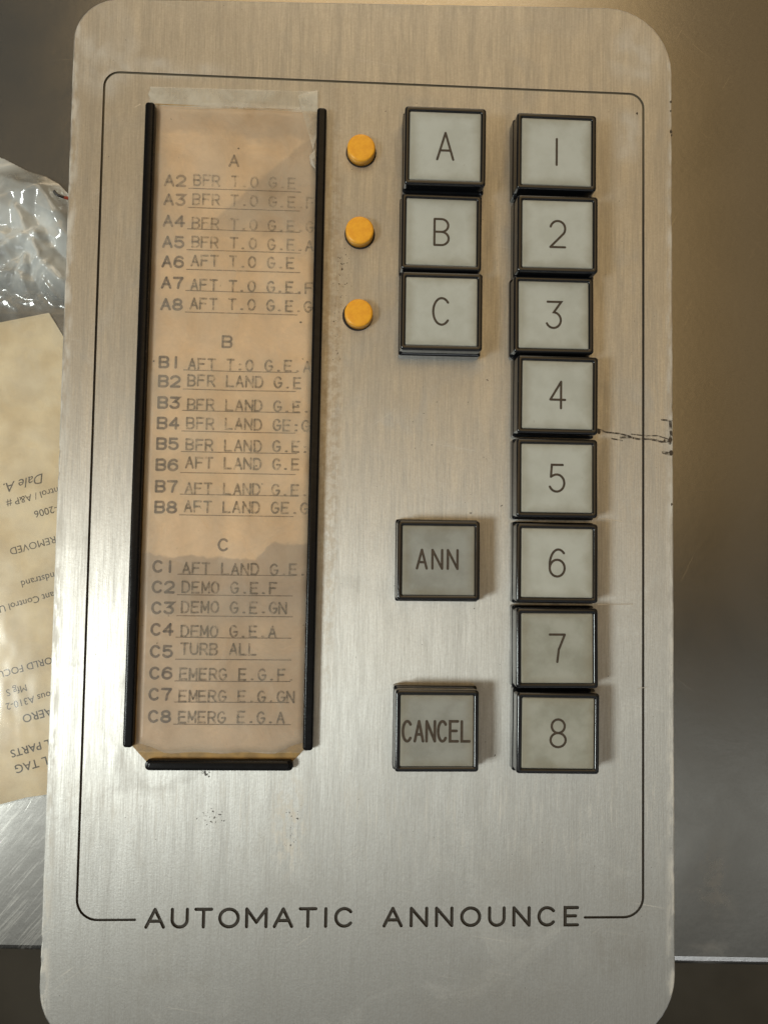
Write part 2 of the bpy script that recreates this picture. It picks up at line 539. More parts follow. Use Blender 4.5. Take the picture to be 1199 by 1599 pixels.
# ------------------------------------------------------------------ single-stroke lettering (unit cap height)
def A_(w):
    return [[(0, 0), (w / 2, 1), (w, 0)], [(w * 0.19, 0.36), (w * 0.81, 0.36)]]
def glyph(c, w=0.62):
    h = w / 2
    if c == 'A': return [[(0, 0), (h, 1)], [(h, 1), (w, 0)], [(w * 0.19, 0.34), (w * 0.81, 0.34)]]
    if c == 'B': return [[(0, 0), (0, 1)], [(0, 1)] + arc(w - 0.27, 0.755, 0.25, 0.245, 90, -90) + [(0, 0.51)], [(w - 0.3, 0.51)] + arc(w - 0.28, 0.255, 0.28, 0.255, 90, -90) + [(0, 0)]]
    if c == 'C': return [arc(h, 0.5, h * 1.05, 0.5, 42, 318, 22)]
    if c == 'D': return [[(0, 0), (0, 1)], [(0, 1)] + arc(w * 0.45, 0.5, w * 0.55, 0.5, 90, -90, 16) + [(0, 0)]]
    if c == 'E': return [[(w * 0.95, 1), (0, 1), (0, 0), (w * 0.95, 0)], [(0, 0.52), (w * 0.8, 0.52)]]
    if c == 'F': return [[(w * 0.95, 1), (0, 1), (0, 0)], [(0, 0.52), (w * 0.8, 0.52)]]
    if c == 'G': return [arc(h, 0.5, h * 1.05, 0.5, 45, 345, 22) + [(w, 0.45)], [(w, 0.45), (h * 1.1, 0.45)]]
    if c == 'I': return [[(h, 0), (h, 1)]]
    if c == 'L': return [[(0, 1), (0, 0), (w * 0.95, 0)]]
    if c == 'M': return [[(0, 0), (0, 1)], [(0, 1), (h, 0.25)], [(h, 0.25), (w, 1)], [(w, 1), (w, 0)]]
    if c == 'N': return [[(0, 0), (0, 1)], [(0, 1), (w, 0)], [(w, 0), (w, 1)]]
    if c == 'O': return [arc(h, 0.5, h, 0.5, 90, 450, 28)]
    if c == 'R': return [[(0, 0), (0, 1)], [(0, 1)] + arc(w - 0.29, 0.74, 0.27, 0.26, 90, -90) + [(0, 0.48)], [(w * 0.5, 0.48), (w, 0)]]
    if c == 'T': return [[(0, 1), (w, 1)], [(h, 1), (h, 0)]]
    if c == 'U': return [[(0, 1), (0, h)] + arc(h, h * 0.95, h, h * 0.95, 180, 360, 14)[1:] + [(w, 1)]]
    if c == '1': return [[(h, 0), (h, 1)]]
    if c == '2': return [arc(h, 0.70, h, 0.30, 165, -35, 14) + [(0, 0)], [(0, 0), (w, 0)]]
    if c == '3': return [[(0.04, 1), (w, 1), (h, 0.60)] + arc(h * 0.95, 0.30, h, 0.30, 80, -155, 14)]
    if c == '4': return [[(w * 0.72, 0), (w * 0.72, 1)], [(w * 0.72, 1), (0, 0.32)], [(0, 0.32), (w, 0.32)]]
    if c == '5': return [[(w * 0.88, 1), (0.08, 1), (0.05, 0.55)], [(0.05, 0.55)] + arc(h * 0.95, 0.32, h * 1.02, 0.32, 118, -155, 16)]
    if c == '6': return [arc(h, 0.31, h, 0.31, 90, 450, 20), arc(h * 1.12, 0.5, h * 1.12, 0.5, 178, 62, 12) if False else [(0.0, 0.33)] + arc(h * 1.15, 0.42, h * 1.15, 0.58, 170, 50, 12)]
    if c == '7': return [[(0, 1), (w, 1)], [(w, 1), (w * 0.6, 0.45), (w * 0.5, 0)]]
    if c == '8': return [arc(h, 0.755, h * 0.86, 0.245, 90, 450, 18), arc(h, 0.255, h, 0.255, 90, 450, 20)]
    if c == '.': return [[(h * 0.8, 0.05), (h * 1.15, 0.05)]]
    if c == ':': return [[(h * 0.8, 0.05), (h * 1.15, 0.05)], [(h * 0.8, 0.55), (h * 1.15, 0.55)]]
    return []


def lay(s, x, y, h, adv, w=0.62, jitter=0.0, center=False):
    """polylines of a line of text with a fixed advance"""
    out = []
    if center:
        x -= (adv * (len(s) - 1) + w * h) / 2
    for i, c in enumerate(s):
        jx, jy = random.uniform(-jitter, jitter), random.uniform(-jitter, jitter)
        for pl in glyph(c, w):
            out.append([(x + i * adv + px * h + jx, y + py * h + jy) for px, py in pl])
    return out


def ink(bm, polylines, w, z, step=0.0008):
    for i, pl in enumerate(polylines):
        cl = len(pl) > 4 and (Vector(pl[0]) - Vector(pl[-1])).length < 1e-4
        add_stroke(bm, pl[:-1] if cl else pl, w, z + (i % 9) * step, cl)


def sweep_solid(bm, outline, z0, z1):
    vs0 = [bm.verts.new((p[0], p[1], z0)) for p in outline]
    vs1 = [bm.verts.new((p[0], p[1], z1)) for p in outline]
    n = len(vs0)
    for i in range(n):
        j = (i + 1) % n
        bm.faces.new((vs0[i], vs0[j], vs1[j], vs1[i]))
    bm.faces.new(vs0[::-1])
    bm.faces.new(vs1)


# ------------------------------------------------------------------ setting: table and floor
bm = bmesh.new()
# one sheet with a rolled front edge: profile along y swept over x
ang = R(-1.35)
xs = [-520, -260, -90, 0, 90, 260, 520]
vs = []
for xx in xs:
    lw2 = max(0.35, min(1.3, 0.8 + xx / 160))          # added lip, tilted to catch a highlight line, before the rolled edge
    y0 = -117.2
    prof = [(420, 0.0), (100, 0.0), (-60, 0.0), (y0, 0.0), (y0 - lw2, -0.34 * lw2)]
    for i in range(1, 7):
        a = R(19 + 71 * i / 6)
        prof.append((y0 - lw2 - 2.6 * (math.sin(a) - math.sin(R(19))), -0.34 * lw2 - 2.6 * (math.cos(R(19)) - math.cos(a))))
    prof += [(prof[-1][0], -38), (-60, -38.2), (420, -38.2)]
    vs.append([bm.verts.new((xx, py + math.tan(ang) * xx, pz)) for py, pz in prof])
for a, b in zip(vs, vs[1:]):
    for i in range(len(prof)):
        j = (i + 1) % len(prof)
        bm.faces.new((a[i], a[j], b[j], b[i]))
bm.faces.new(vs[0]); bm.faces.new(vs[-1][::-1])
table = from_bm('table_top', bm, M['table'], smooth=False)
tag(table, 'worn stainless steel table top with a rolled front edge, under the panel', 'table')
bm = bmesh.new()
fz = -760
loops(bm, [[(-2500, -2500, fz - 20), (2500, -2500, fz - 20), (2500, 2500, fz - 20), (-2500, 2500, fz - 20)], [(-2500, -2500, fz), (2500, -2500, fz), (2500, 2500, fz), (-2500, 2500, fz)]])
floor = from_bm('floor', bm, M['floor'])
tag(floor, 'dark floor far below the table edge', 'floor', kind='structure')

# ------------------------------------------------------------------ the announcement panel
panel = empty('announcement_panel', (0, 0, 0))
tag(panel, 'worn brushed aluminium control panel engraved AUTOMATIC ANNOUNCE, with square lettered buttons', 'control panel')

# faceplate outline (counter clockwise from lower right)
def corner(cx, cy, r, a0, n=10):
    return [(cx + r * math.cos(R(a0 + 90 * i / n)), cy + r * math.sin(R(a0 + 90 * i / n))) for i in range(n + 1)]
outline = corner(53.8, -106.6, 15.4, 270) + corner(53.4, 99.4, 15.3, 0) + corner(-58.9, 101.0, 10.4, 90) + corner(-55.6, -108.2, 13.8, 180)
# tiny nicks and wear along the long edges
ol = []
for i, p in enumerate(outline):
    q = outline[(i + 1) % len(outline)]
    d = (Vector(q) - Vector(p)).length
    ol.append(p)
    if d > 40:
        n = int(d / 1.6)
        nx, ny = (q[1] - p[1]) / d, -(q[0] - p[0]) / d
        for j in range(1, n):
            t = j / n
            e = 0.05 * noise.noise((i * 7 + t * 60, 0, 0)) - (0.14 if random.random() < 0.025 else 0)
            ol.append((p[0] + (q[0] - p[0]) * t + nx * e, p[1] + (q[1] - p[1]) * t + ny * e))
outline = ol


def inset(pts, d):
    L, Rr = ribbon_sides(pts, 2 * d, True)
    return [(p.x, p.y) for p in L]


bm = bmesh.new()
rings = [[(x, y, ZP - 2.6) for x, y in outline], [(x, y, ZP - 0.35) for x, y in outline]]
i1 = inset(outline, 0.10); i2 = inset(outline, 0.35)
rings.append([(x, y, ZP - 0.12) for x, y in i1])
rings.append([(x, y, ZP) for x, y in i2])
loops(bm, rings)
plate = from_bm('faceplate', bm, M['plate'], panel)

# cutters: groove frame and engraved title
GW = 0.54
gx0, gx1, gy0, gy1 = -62.05, 61.9, -93.95, 94.1
def seg(n=8):
    return n
path = [(-49.6, gy0)] + [(-62.05 + 4.4 + 4.4 * math.cos(R(a)), gy0 + 4.4 + 4.4 * math.sin(R(a))) for a in range(270, 179, -10)] \
    + [(gx0 + 3.4 + 3.4 * math.cos(R(a)), gy1 - 3.4 + 3.4 * math.sin(R(a))) for a in range(180, 89, -10)] \
    + [(gx1 - 3.4 + 3.4 * math.cos(R(a)), gy1 - 3.4 + 3.4 * math.sin(R(a))) for a in range(90, -1, -10)] \
    + [(gx1 - 4.4 + 4.4 * math.cos(R(a)), gy0 + 4.4 + 4.4 * math.sin(R(a))) for a in range(0, -91, -10)] + [(48.8, gy0)]
cut = bmesh.new()
sweep_solid(cut, [(p.x, p.y) for p in stroke_outline(path, GW)], ZP - 0.45, ZP + 0.6)


def title(s, x0, x1, y, h):
    ww = {'I': 0.20, 'M': 1.12, 'O': 1.06, 'U': 0.86, 'A': 1.0, 'N': 0.90, 'C': 0.98, 'T': 0.90, 'E': 0.78}
    tot = sum(ww[c] for c in s) * h
    gap = (x1 - x0 - tot) / (len(s) - 1)
    out = []
    x = x0
    for c in s:
        w = ww[c]
        pls = [arc(w / 2, 0.5, w / 2, 0.5, 40, 320, 26)] if c == 'C' else glyph(c, w)
        for pl in pls:
            out.append([(x + px * h, y + py * h) for px, py in pl])
        x += w * h + gap
    return out


TY, TH = -95.55, 3.75
k_ = 0
for s_, a_, b_ in (('AUTOMATIC', -47.2, -2.6), ('ANNOUNCE', 4.3, 47.3)):
    for pl in title(s_, a_, b_, TY, TH):
        cl = (Vector(pl[0]) - Vector(pl[-1])).length < 1e-4
        dz_ = 0.012 * (k_ % 5); k_ += 1
        if cl:                                   # a ring: two half strokes
            h_ = len(pl) // 2
            for part_ in (pl[:h_ + 1], pl[h_:]):
                sweep_solid(cut, [(p.x, p.y) for p in stroke_outline(part_, 0.72)], ZP - 0.36 - dz_, ZP + 0.5 + dz_)
                dz_ += 0.006
        else:
            sweep_solid(cut, [(p.x, p.y) for p in stroke_outline(pl, 0.72)], ZP - 0.36 - dz_, ZP + 0.5 + dz_)
cutter = from_bm('cutter', cut, M['groove'])
md = plate.modifiers.new('engrave', 'BOOLEAN')
md.operation = 'DIFFERENCE'; md.object = cutter; md.solver = 'EXACT'
md.use_self = True
md.material_mode = 'TRANSFER'
dg = bpy.context.evaluated_depsgraph_get()
newme = bpy.data.meshes.new_from_object(plate.evaluated_get(dg))
plate.modifiers.clear()
plate.data = newme
bpy.data.objects.remove(cutter)
newme.name = 'faceplate'
uv = newme.uv_layers.new(name='UVMap')
for lp in newme.loops:
    c = newme.vertices[lp.vertex_index].co
    uv.data[lp.index].uv = (c.x * 4 + 0.5, c.y * 4 + 0.5)
print('faceplate faces', len(newme.polygons), [m_.name for m_ in newme.materials], sum(1 for p_ in newme.polygons if p_.material_index == 1))

# housing below the plate
bm = bmesh.new()
loops(bm, [rrect(0, -3, 118, 206, 3, 0.0), rrect(0, -3, 118, 206, 3, ZP - 2.61)])
from_bm('housing', bm, M['housing'], panel)

# scratch beside button 4 / 5 and other damage marks
bm = bmesh.new()
for pl, w in (([(51.3, 15.1), (53.5, 14.4), (56.2, 14.2), (58.9, 13.6)], 0.42), ([(56.6, 13.3), (59, 13.4), (60.8, 13.0), (63.4, 13.1), (66.3, 12.5), (68.3, 12.7)], 0.50),
              ([(59.2, 14.1), (62.6, 13.8), (65.2, 13.9), (67.6, 13.2)], 0.32), ([(66.2, 17.6), (68.5, 17.4)], 0.45), ([(68.2, 17.2), (68.4, 14.0), (68.1, 12.2)], 0.7), ([(66.6, 10.1), (68.3, 9.7)], 0.8),
              ([(54.6, 13.0), (57.0, 12.6)], 0.35)):
    add_stroke(bm, pl, w * 0.95, ZP + 0.012 + 0.002 * random.random())
from_bm('scratch', bm, M['scratch'], panel)
for x, y, r in ((68.45, 92.6, 0.35), (68.5, 85.4, 0.42), (68.6, 84.6, 0.3), (68.4, 90.4, 0.22), (51.6, 14.5, 0.5), (68.3, 10.0, 0.62), (68.2, 13.0, 0.6), (66.9, 12.8, 0.32), (59.6, 13.2, 0.24), (68.5, -1.8, 0.3), (60.4, 89.5, 0.3)):
    bm = bmesh.new()
    bm.faces.new([bm.verts.new((x + r * math.cos(t * 1.05) * random.uniform(0.6, 1.0), y + r * 1.3 * math.sin(t * 1.05) * random.uniform(0.6, 1.1), ZP + 0.016)) for t in range(6)])
    from_bm('chip', bm, M['legend'], panel)
for pl, w in (([(51.5, -24.8), (55, -24.7), (59.5, -24.6)], 0.22), ([(52.2, -5.3), (57, -5.9)], 0.12), ([(60.6, -43.6), (62.8, -43.2)], 0.18), ([(-68.0, -42.0), (-63.0, -41.6)], 0.12), ([(-55.0, 86.2), (-53.9, 86.9)], 0.25)):
    bm = bmesh.new()
    add_stroke(bm, pl, w, ZP + 0.014)
    from_bm('bare_scratch', bm, M['scrape'], panel)

# ---- card frame
holder = empty('card_holder', (0, 0, 0)); holder.parent = panel
def poly_solid(bm, pts, z0, z1):
    sweep_solid(bm, pts, z0, z1)
bm = bmesh.new()
poly_solid(bm, [(-51.2, 87.0), (-51.4, -56.6), (-48.0, -60.2), (-16.6, -60.2), (-13.4, -56.8), (-12.6, 87.0)], ZP + 0.02, ZP + 0.30)
backing = from_bm('backing_strip', bm, M['backing'], holder)
# card: a thin slightly cockled sheet
bm = bmesh.new()
NX, NY = 24, 90
grid = []
for j in range(NY + 1):
    row = []
    for i in range(NX + 1):
        t = j / NY
        x0 = -50.0 - 0.35 * t; x1 = -13.9 - 0.25 * t
        x = x0 + (x1 - x0) * i / NX
        yb = -58.1 + 0.25 * math.sin(i * 0.9)
        yb += max(0, (4 - i)) * 0.5 + max(0, i - NX + 4) * 0.55
        y = 86.4 + (yb - 86.4) * t
        z = ZP + 0.36 + 0.05 * (noise.noise((x * 0.06, y * 0.05, 3)) + 1)
        if y > 70:
            z += 0.10 * (y - 70) / 16 * (noise.noise((x * 0.16, y * 0.13, 9)) + 1)
        row.append(bm.verts.new((x, y, z)))
    grid.append(row)
for j in range(NY):
    for i in range(NX):
        bm.faces.new((grid[j][i], grid[j + 1][i], grid[j + 1][i + 1], grid[j][i + 1]))
card = from_bm('label_card', bm, M['card'], smooth=True)
tag(card, 'yellowed paper card of typed announcement codes between the black rails', 'label card')
mdf = card.modifiers.new('thickness', 'SOLIDIFY'); mdf.thickness = 0.0001; mdf.offset = -1

ZC = ZP + 0.50
rows = [('A2', 67.6, 'BFR T.O G.E', .7), ('A3', 63.2, 'BFR T.O G.E.F', .7), ('A4', 58.3, 'BFR T.O G.E.GN', .1), ('A5', 53.5, 'BFR T.O G.E.A', .55), ('A6', 49.0, 'AFT T.O G.E', .85), ('A7', 44.2, 'AFT T.O G.E.F', .1), ('A8', 39.3, 'AFT T.O G.E.GN', .75),
        ('B1', 26.2, 'AFT T:O G.E.A', .15), ('B2', 21.9, 'BFR LAND G.E', .7), ('B3', 17.1, 'BFR LAND G.E.F', .1), ('B4', 12.5, 'BFR LAND GE:GN', .5), ('B5', 7.9, 'BFR LAND G.E:A', .3), ('B6', 3.2, 'AFT LAND G.E', 1.0), ('B7', -1.6, 'AFT LAND G.E.F', .05), ('B8', -6.2, 'AFT LAND GE.GN', .65),
        ('C1', -19.3, 'AFT LAND G.E.', .05), ('C2', -23.8, 'DEMO G.E.F', .4), ('C3', -28.4, 'DEMO G.E.GN', .7), ('C4', -33.1, 'DEMO G.E.A', .1), ('C5', -37.9, 'TURB ALL', 1.0), ('C6', -42.6, 'EMERG E.G.F.', .2), ('C7', -47.2, 'EMERG E.G.GN', .05), ('C8', -52.0, 'EMERG E.G.A', .3)]
b1, b2, b3 = bmesh.new(), bmesh.new(), bmesh.new()
for code, y, txt, up in rows:
    ink(b1, lay(code, -47.7, y + 0.5, 2.3, 2.62, 0.80), 0.56, ZC)
    ink(b2, lay(txt, -41.3, y + up + 0.1, 2.35, 2.13, 0.64, 0.06), 0.44, ZC + 0.02)
    xr = -17.2 + random.uniform(-0.3, 0.4)
    add_stroke(b3, [(-42.4, y), (-30, y + random.uniform(-.05, .05)), (xr, y + 0.05)], 0.20, ZC + 0.01)
for c, x, y in (('A', -33.4, 73.1), ('B', -33.9, 31.6), ('C', -33.6, -13.9)):
    ink(b1, lay(c, x, y, 2.45, 2.4, 0.80), 0.50, ZC)
from_bm('stamped_code', b1, M['code_ink'], card)
from_bm('typed_text', b2, M['type_ink'], card)
from_bm('ruled_line', b3, M['line_ink'], card)
# a few dark specks on the card
for x, y, r in ((-16.6, 37.7, .30), (-41.3, 25.2, .16), (-26.2, 8.9, .18), (-31.5, 77.2, .22), (-16.9, 18.8, .22), (-21.0, 14.9, .15), (-25.8, 5.0, .2), (-24.4, 1.0, .15), (-49.0, 28.0, .2), (-17.0, 44.6, .2)):
    bm = bmesh.new()
    bm.faces.new([bm.verts.new((x + r * math.cos(t * 1.05) * random.uniform(.7, 1.2), y + r * math.sin(t * 1.05) * random.uniform(.6, 1.1), ZC + 0.04)) for t in range(6)])
    from_bm('speck', bm, M['legend'], card)


def bar(name, x0, y0, x1, y1, w, z0, z1, m, parent, r=0.55, taper=0.0, end=0.7):
    """a rail with a rounded top and rounded ends running from (x0,y0) to (x1,y1)"""
    d = Vector((x1 - x0, y1 - y0)); Lh = d.length; d.normalize(); nrm = Vector((-d.y, d.x))
    bm = bmesh.new()
    c = (Vector((x0, y0)) + Vector((x1, y1))) / 2
    rings = []
    for ins, z in [(0, z0)] + [(r * (1 - math.cos(R(15 * q_))), z1 - r + r * math.sin(R(15 * q_))) for q_ in range(7)]:
        pts = rrect(0, 0, Lh - 2 * ins - (taper if z > z1 - r else 0), w - 2 * ins, max(0.08, end - ins), 0, 4)
        rings.append([(c.x + d.x * p[0] + nrm.x * p[1], c.y + d.y * p[0] + nrm.y * p[1], z) for p in pts])
    loops(bm, rings)
    o = from_bm(name, bm, m, parent, smooth=True)
    o.data.set_sharp_from_angle(angle=R(40))
    return o


# clear cover lying over the card, slightly rippled
bm = bmesh.new()
gc = []
for j in range(91):
    row = []
    for i in range(25):
        x = -50.1 + 36.4 * i / 24 - 0.3 * j / 90
        y = 86.2 - 144.2 * j / 90
        ed = min(i, 24 - i, 6) / 6
        row.append(bm.verts.new((x, y, ZP + 0.78 + ed * (0.22 * noise.noise((x * 0.07, y * 0.05, 21)) + 0.10 * noise.noise((x * 0.2, y * 0.15, 5))) + (0.25 * (y - 66) / 20 * (1 + noise.noise((x * 0.13, y * 0.11, 2))) if y > 66 else 0))))
    gc.append(row)
for j in range(90):
    for i in range(24):
        bm.faces.new((gc[j][i], gc[j + 1][i], gc[j + 1][i + 1], gc[j][i + 1]))
from_bm('cover_film', bm, M['cover'], holder, smooth=True)

bar('side_rail', -51.15, 86.3, -51.75, -56.7, 2.15, ZP + 0.01, ZP + 2.3, M['rail'], holder)
bar('side_rail', -12.75, 86.6, -13.05, -57.2, 2.2, ZP + 0.01, ZP + 2.3, M['rail'], holder)
bar('foot_rail', -48.0, -60.5, -16.2, -60.5, 2.2, ZP + 0.01, ZP + 2.2, M['rail'], holder, taper=1.0, end=0.9)

# ---- clear tape across the top of the card
bm = bmesh.new()
g2 = []
for j in range(9):
    row = []
    for i in range(31):
        u, v_ = i / 30, j / 8
        x = -51.9 + u * 38.3
        y = 91.0 + 0.5 * u - v_ * (5.0 + 0.25 * math.sin(u * 9))
        if i == 0: x += 0.3 * math.sin(j * 1.7)
        z = ZP + 0.10 + (0.42 * min(1, max(0, (v_ - 0.72) * 5))) + 0.04 * noise.noise((x * .2, y * .4, 1))
        row.append(bm.verts.new((x, y, z)))
    g2.append(row)
for j in range(8):
    for i in range(30):
        bm.faces.new((g2[j][i], g2[j + 1][i], g2[j + 1][i + 1], g2[j][i + 1]))
from_bm('tape_strip', bm, M['tape'], holder, smooth=True)
bm = bmesh.new()
fl = [(-18.4, 90.1), (-13.9, 91.4), (-13.8, 86.2), (-14.0, 80.0), (-14.6, 77.2), (-16.4, 83.5)]
fz_ = [.62, .9, .75, 1.0, 1.3, .7]
top = [bm.verts.new((x, y, ZP + z)) for (x, y), z in zip(fl, fz_)]
for t in ((0, 5, 1), (1, 5, 2), (2, 5, 3), (3, 5, 4)):
    bm.faces.new([top[k2] for k2 in t])
from_bm('tape_flap', bm, M['tape'], holder)
# torn, lifted scrap of film against the right rail
bm = bmesh.new()
sc_ = [(-14.2, 77.4, 1.0), (-15.4, 75.6, 1.5), (-15.1, 73.9, 1.2), (-14.0, 72.4, 1.9), (-14.0, 75.0, 2.1), (-14.7, 74.4, 2.5)]
vv = [bm.verts.new((x, y, ZP + z)) for x, y, z in sc_]
for t in ((0, 1, 5), (1, 2, 5), (2, 3, 5), (3, 4, 5), (4, 0, 5)):
    bm.faces.new([vv[k2] for k2 in t])
from_bm('film_scrap', bm, M['tape'], holder)

# ---- amber indicator lamps
def disc_rings(r_list, n=32):
    return [[(r * math.cos(2 * math.pi * i / n) + ox, r * math.sin(2 * math.pi * i / n) + oy, z) for i in range(n)] for r, z, ox, oy in r_list]
bm = bmesh.new()
loops(bm, disc_rings([(3.18, 0, 0, 0), (3.18, 2.0, 0, 0), (3.14, 2.2, 0, 0), (3.02, 2.36, 0, 0), (2.84, 2.44, 0, 0), (2.5, 2.47, 0, 0), (1.2, 2.49, 0, 0)]))
lamp0 = from_bm('indicator_lamp', bm, M['amber'], panel, (-3.70, 77.6, ZP), smooth=True)
bm = bmesh.new()
loops(bm, disc_rings([(3.48, 0.0, 0, 0), (3.42, 0.05, 0, 0)]))
ring0 = from_bm('lamp_hole', bm, M['hole'], lamp0, (0.0, -0.06, 0.012))
for i, (x, y, hx) in enumerate(((-3.72, 58.6, 0.05), (-3.62, 39.75, -0.22))):
    o = lamp0.copy(); S.collection.objects.link(o); o.location = (x * MM, y * MM, ZP * MM)
    c = ring0.copy(); S.collection.objects.link(c); c.parent = o; c.location.x += hx * MM

# ---- push buttons
CW, CH, HT = 18.0, 17.3, 6.0
def button_mesh():
    bm = bmesh.new()
    rings = [rrect(0, 0, CW + 0.35, CH + 0.75, 0.5, -2.2), rrect(0, 0, CW + 0.35, CH + 0.75, 0.5, 2.1), rrect(0, 0, CW + 0.05, CH + 0.45, 0.6, 2.3), rrect(0, 0, CW, CH, 0.8, 2.5)]
    ro, ri = 0.48, 0.42
    for k2 in range(7):                       # rounded outer edge
        a = R(15 * k2)
        e = ro * (1 - math.cos(a))
        rings.append(rrect(0, 0, CW - 2 * e, CH - 2 * e, 0.70 - e * 0.4, HT - ro + ro * math.sin(a)))
    for k2 in range(6):                       # rounded inner edge down to the lens
        a = R(15 * k2)
        e = 1.12 - ri + ri * math.sin(a) - 0.02
        rings.append(rrect(0, 0, CW - 2 * e, CH - 2 * e, 0.4, HT - ri + ri * math.cos(a) - 0.001))
    rings.append(rrect(0, 0, CW - 2.2, CH - 2.2, 0.35, HT - 0.9))
    loops(bm, rings)
    return bm
btn0 = from_bm('push_button', button_mesh(), M['cap'], panel, (0, 0, ZP), smooth=True)
btn0.data.set_sharp_from_angle(angle=R(35))
bm = bmesh.new()
lw_, lh_ = CW - 2.28, CH - 2.28
loops(bm, [rrect(0, 0, lw_, lh_, 0.3, HT - 0.88), rrect(0, 0, lw_, lh_, 0.3, HT - 0.34), rrect(0, 0, lw_ - 0.35, lh_ - 0.35, 0.3, HT - 0.22), rrect(0, 0, lw_ - 1.4, lh_ - 1.4, 0.3, HT - 0.17)])
lens0 = from_bm('lens', bm, M['lens'], btn0)
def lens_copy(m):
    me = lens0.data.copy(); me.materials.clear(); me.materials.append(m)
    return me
greyme, shadedme = lens_copy(M['lens_grey_shaded']), lens_copy(M['lens_shaded'])

# text, x, y, height offset, tilt about x / y / z in degrees
btns = [('A', 14.75, 76.1, 1.6, 2.2, 0.0, 0.2), ('B', 14.45, 57.75, -1.2, 0, 0.3, 0.0), ('C', 14.55, 39.35, 0.5, 0.4, -0.3, 0.1), ('ANN', 14.6, -15.4, 0.0, -1.0, 0.0, 0.2), ('CANCEL', 14.6, -51.9, 0.5, -1.6, 0.6, 0.0),
        ('1', 39.8, 76.2, 0.5, 0.5, 0.3, 0.1), ('2', 40.1, 57.35, 0.9, 0.3, -0.4, 0.15), ('3', 39.75, 39.7, -0.9, 0, 0.2, 0.3), ('4', 40.45, 21.55, 0.1, 0.2, 0.3, -0.1), ('5', 40.45, 3.1, 0, 0, 0.0, 0.2), ('6', 40.6, -15.5, 0, -0.2, -0.2, 0.0), ('7', 40.65, -34.0, 0.1, -0.3, 0.2, 0.3), ('8', 40.9, -52.2, 0.4, -0.5, -0.2, -0.4)]
for i, (t, x, y, dz_, rx, ry, rz) in enumerate(btns):
    if i == 0:
        b, l = btn0, lens0
    else:
        b = btn0.copy(); S.collection.objects.link(b)
        l = lens0.copy(); S.collection.objects.link(l); l.parent = b
    b.location = (x * MM, y * MM, (ZP + dz_) * MM)
    b.rotation_euler = (R(rx), R(ry), R(rz))
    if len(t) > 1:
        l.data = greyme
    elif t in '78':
        l.data = shadedme
    b['label'] = 'square black push button with %s lens marked %s' % ('grey' if len(t) > 1 else 'shade-darkened frosted white' if t in '78' else 'frosted white', t)
    bm = bmesh.new()
    z = HT - 0.17 + 0.012
    if len(t) == 1:
        hh = 5.9
        w = {'A': 0.60, 'B': 0.54, 'C': 0.60}.get(t, 0.56)
        ink(bm, lay(t, 0, -hh / 2, hh, 0, w, 0, True), 0.51, z)
    elif t == 'ANN':
        ink(bm, lay(t, -0.3, -1.8, 4.05, 3.35, 0.52, 0, True), 0.54, z)
    else:
        ink(bm, lay(t, -0.1, -2.2, 4.2, 2.52, 0.42, 0, True), 0.60, z)
    from_bm('legend', bm, M['legend'], b)

# ------------------------------------------------------------------ yellow tag (upside down, lying left of the panel)
th = R(11.5)
bm = bmesh.new()
tp = [(-122, 40.5), (-98, 44.6), (-84.9, 47.7), (-80.6, 41.0), (-72.5, 40.0), (-72.5, -76.4), (-81.0, -77.3), (-86, -78.0), (-93, -79.9), (-100, -82.8), (-122, -91.0)]
sweep_solid(bm, tp, 0.45, 0.62)
paper = from_bm('paper_tag', bm, M['paper'])
tag(paper, 'yellowed manila paper tag with upside down print, half under the panel', 'paper tag')


def font_text(body, x, y, size, rot, bold=0.0, shear=0.0):
    cu = bpy.data.curves.new('t', 'FONT')
    cu.body = body; cu.size = size; cu.offset = bold; cu.shear = shear; cu.resolution_u = 3
    o = bpy.data.objects.new('t', cu); S.collection.objects.link(o)
    dg = bpy.context.evaluated_depsgraph_get()
    me = bpy.data.meshes.new_from_object(o.evaluated_get(dg))
    bpy.data.objects.remove(o)
    c, s = math.cos(rot), math.sin(rot)
    for v in me.vertices:
        px, py = v.co.x, v.co.y
        v.co = (x + px * c - py * s, y + px * s + py * c, 0)
    return me


tb = bmesh.new()
tr = R(180 + 16.5)
for body, x, y, sz, bold, sh in (('Dale A. S', -84.0, 5.4, 3.9, 0.02, 0.35), ('ntrol / A&P #', -80.2, 1.9, 2.75, 0.03, 0), ('-2006', -80.4, -2.9, 2.9, 0.03, 0), ('REMOVED', -80.4, -10.9, 2.95, 0.0, 0), ('ndstrand', -80.4, -20.3, 2.75, 0.03, 0),
                                 ('ant Control U', -80.4, -25.3, 2.75, 0.03, 0), ('ORLD FOCUS', -80.3, -42.1, 2.8, 0.03, 0), ('Mfg S', -86.4, -49.2, 2.75, 0.0, 0), ('ous A310-2', -80.3, -50.9, 2.75, 0.03, 0), ('AERO', -79.9, -55.0, 3.3, 0.06, 0),
                                 ('L PARTS', -80.2, -63.2, 3.1, 0.06, 0), ('L TAG', -80.6, -67.5, 3.4, 0.06, 0)):
    me = font_text(body, x - 0.75, y - 0.1, sz * 0.91, tr, bold * 0.45, sh)
    tb.from_mesh(me)
    bpy.data.meshes.remove(me)
for v in tb.verts:
    v.co.z = 0.65
o_ = from_bm('tag_text', tb, M['tag_ink'], paper)

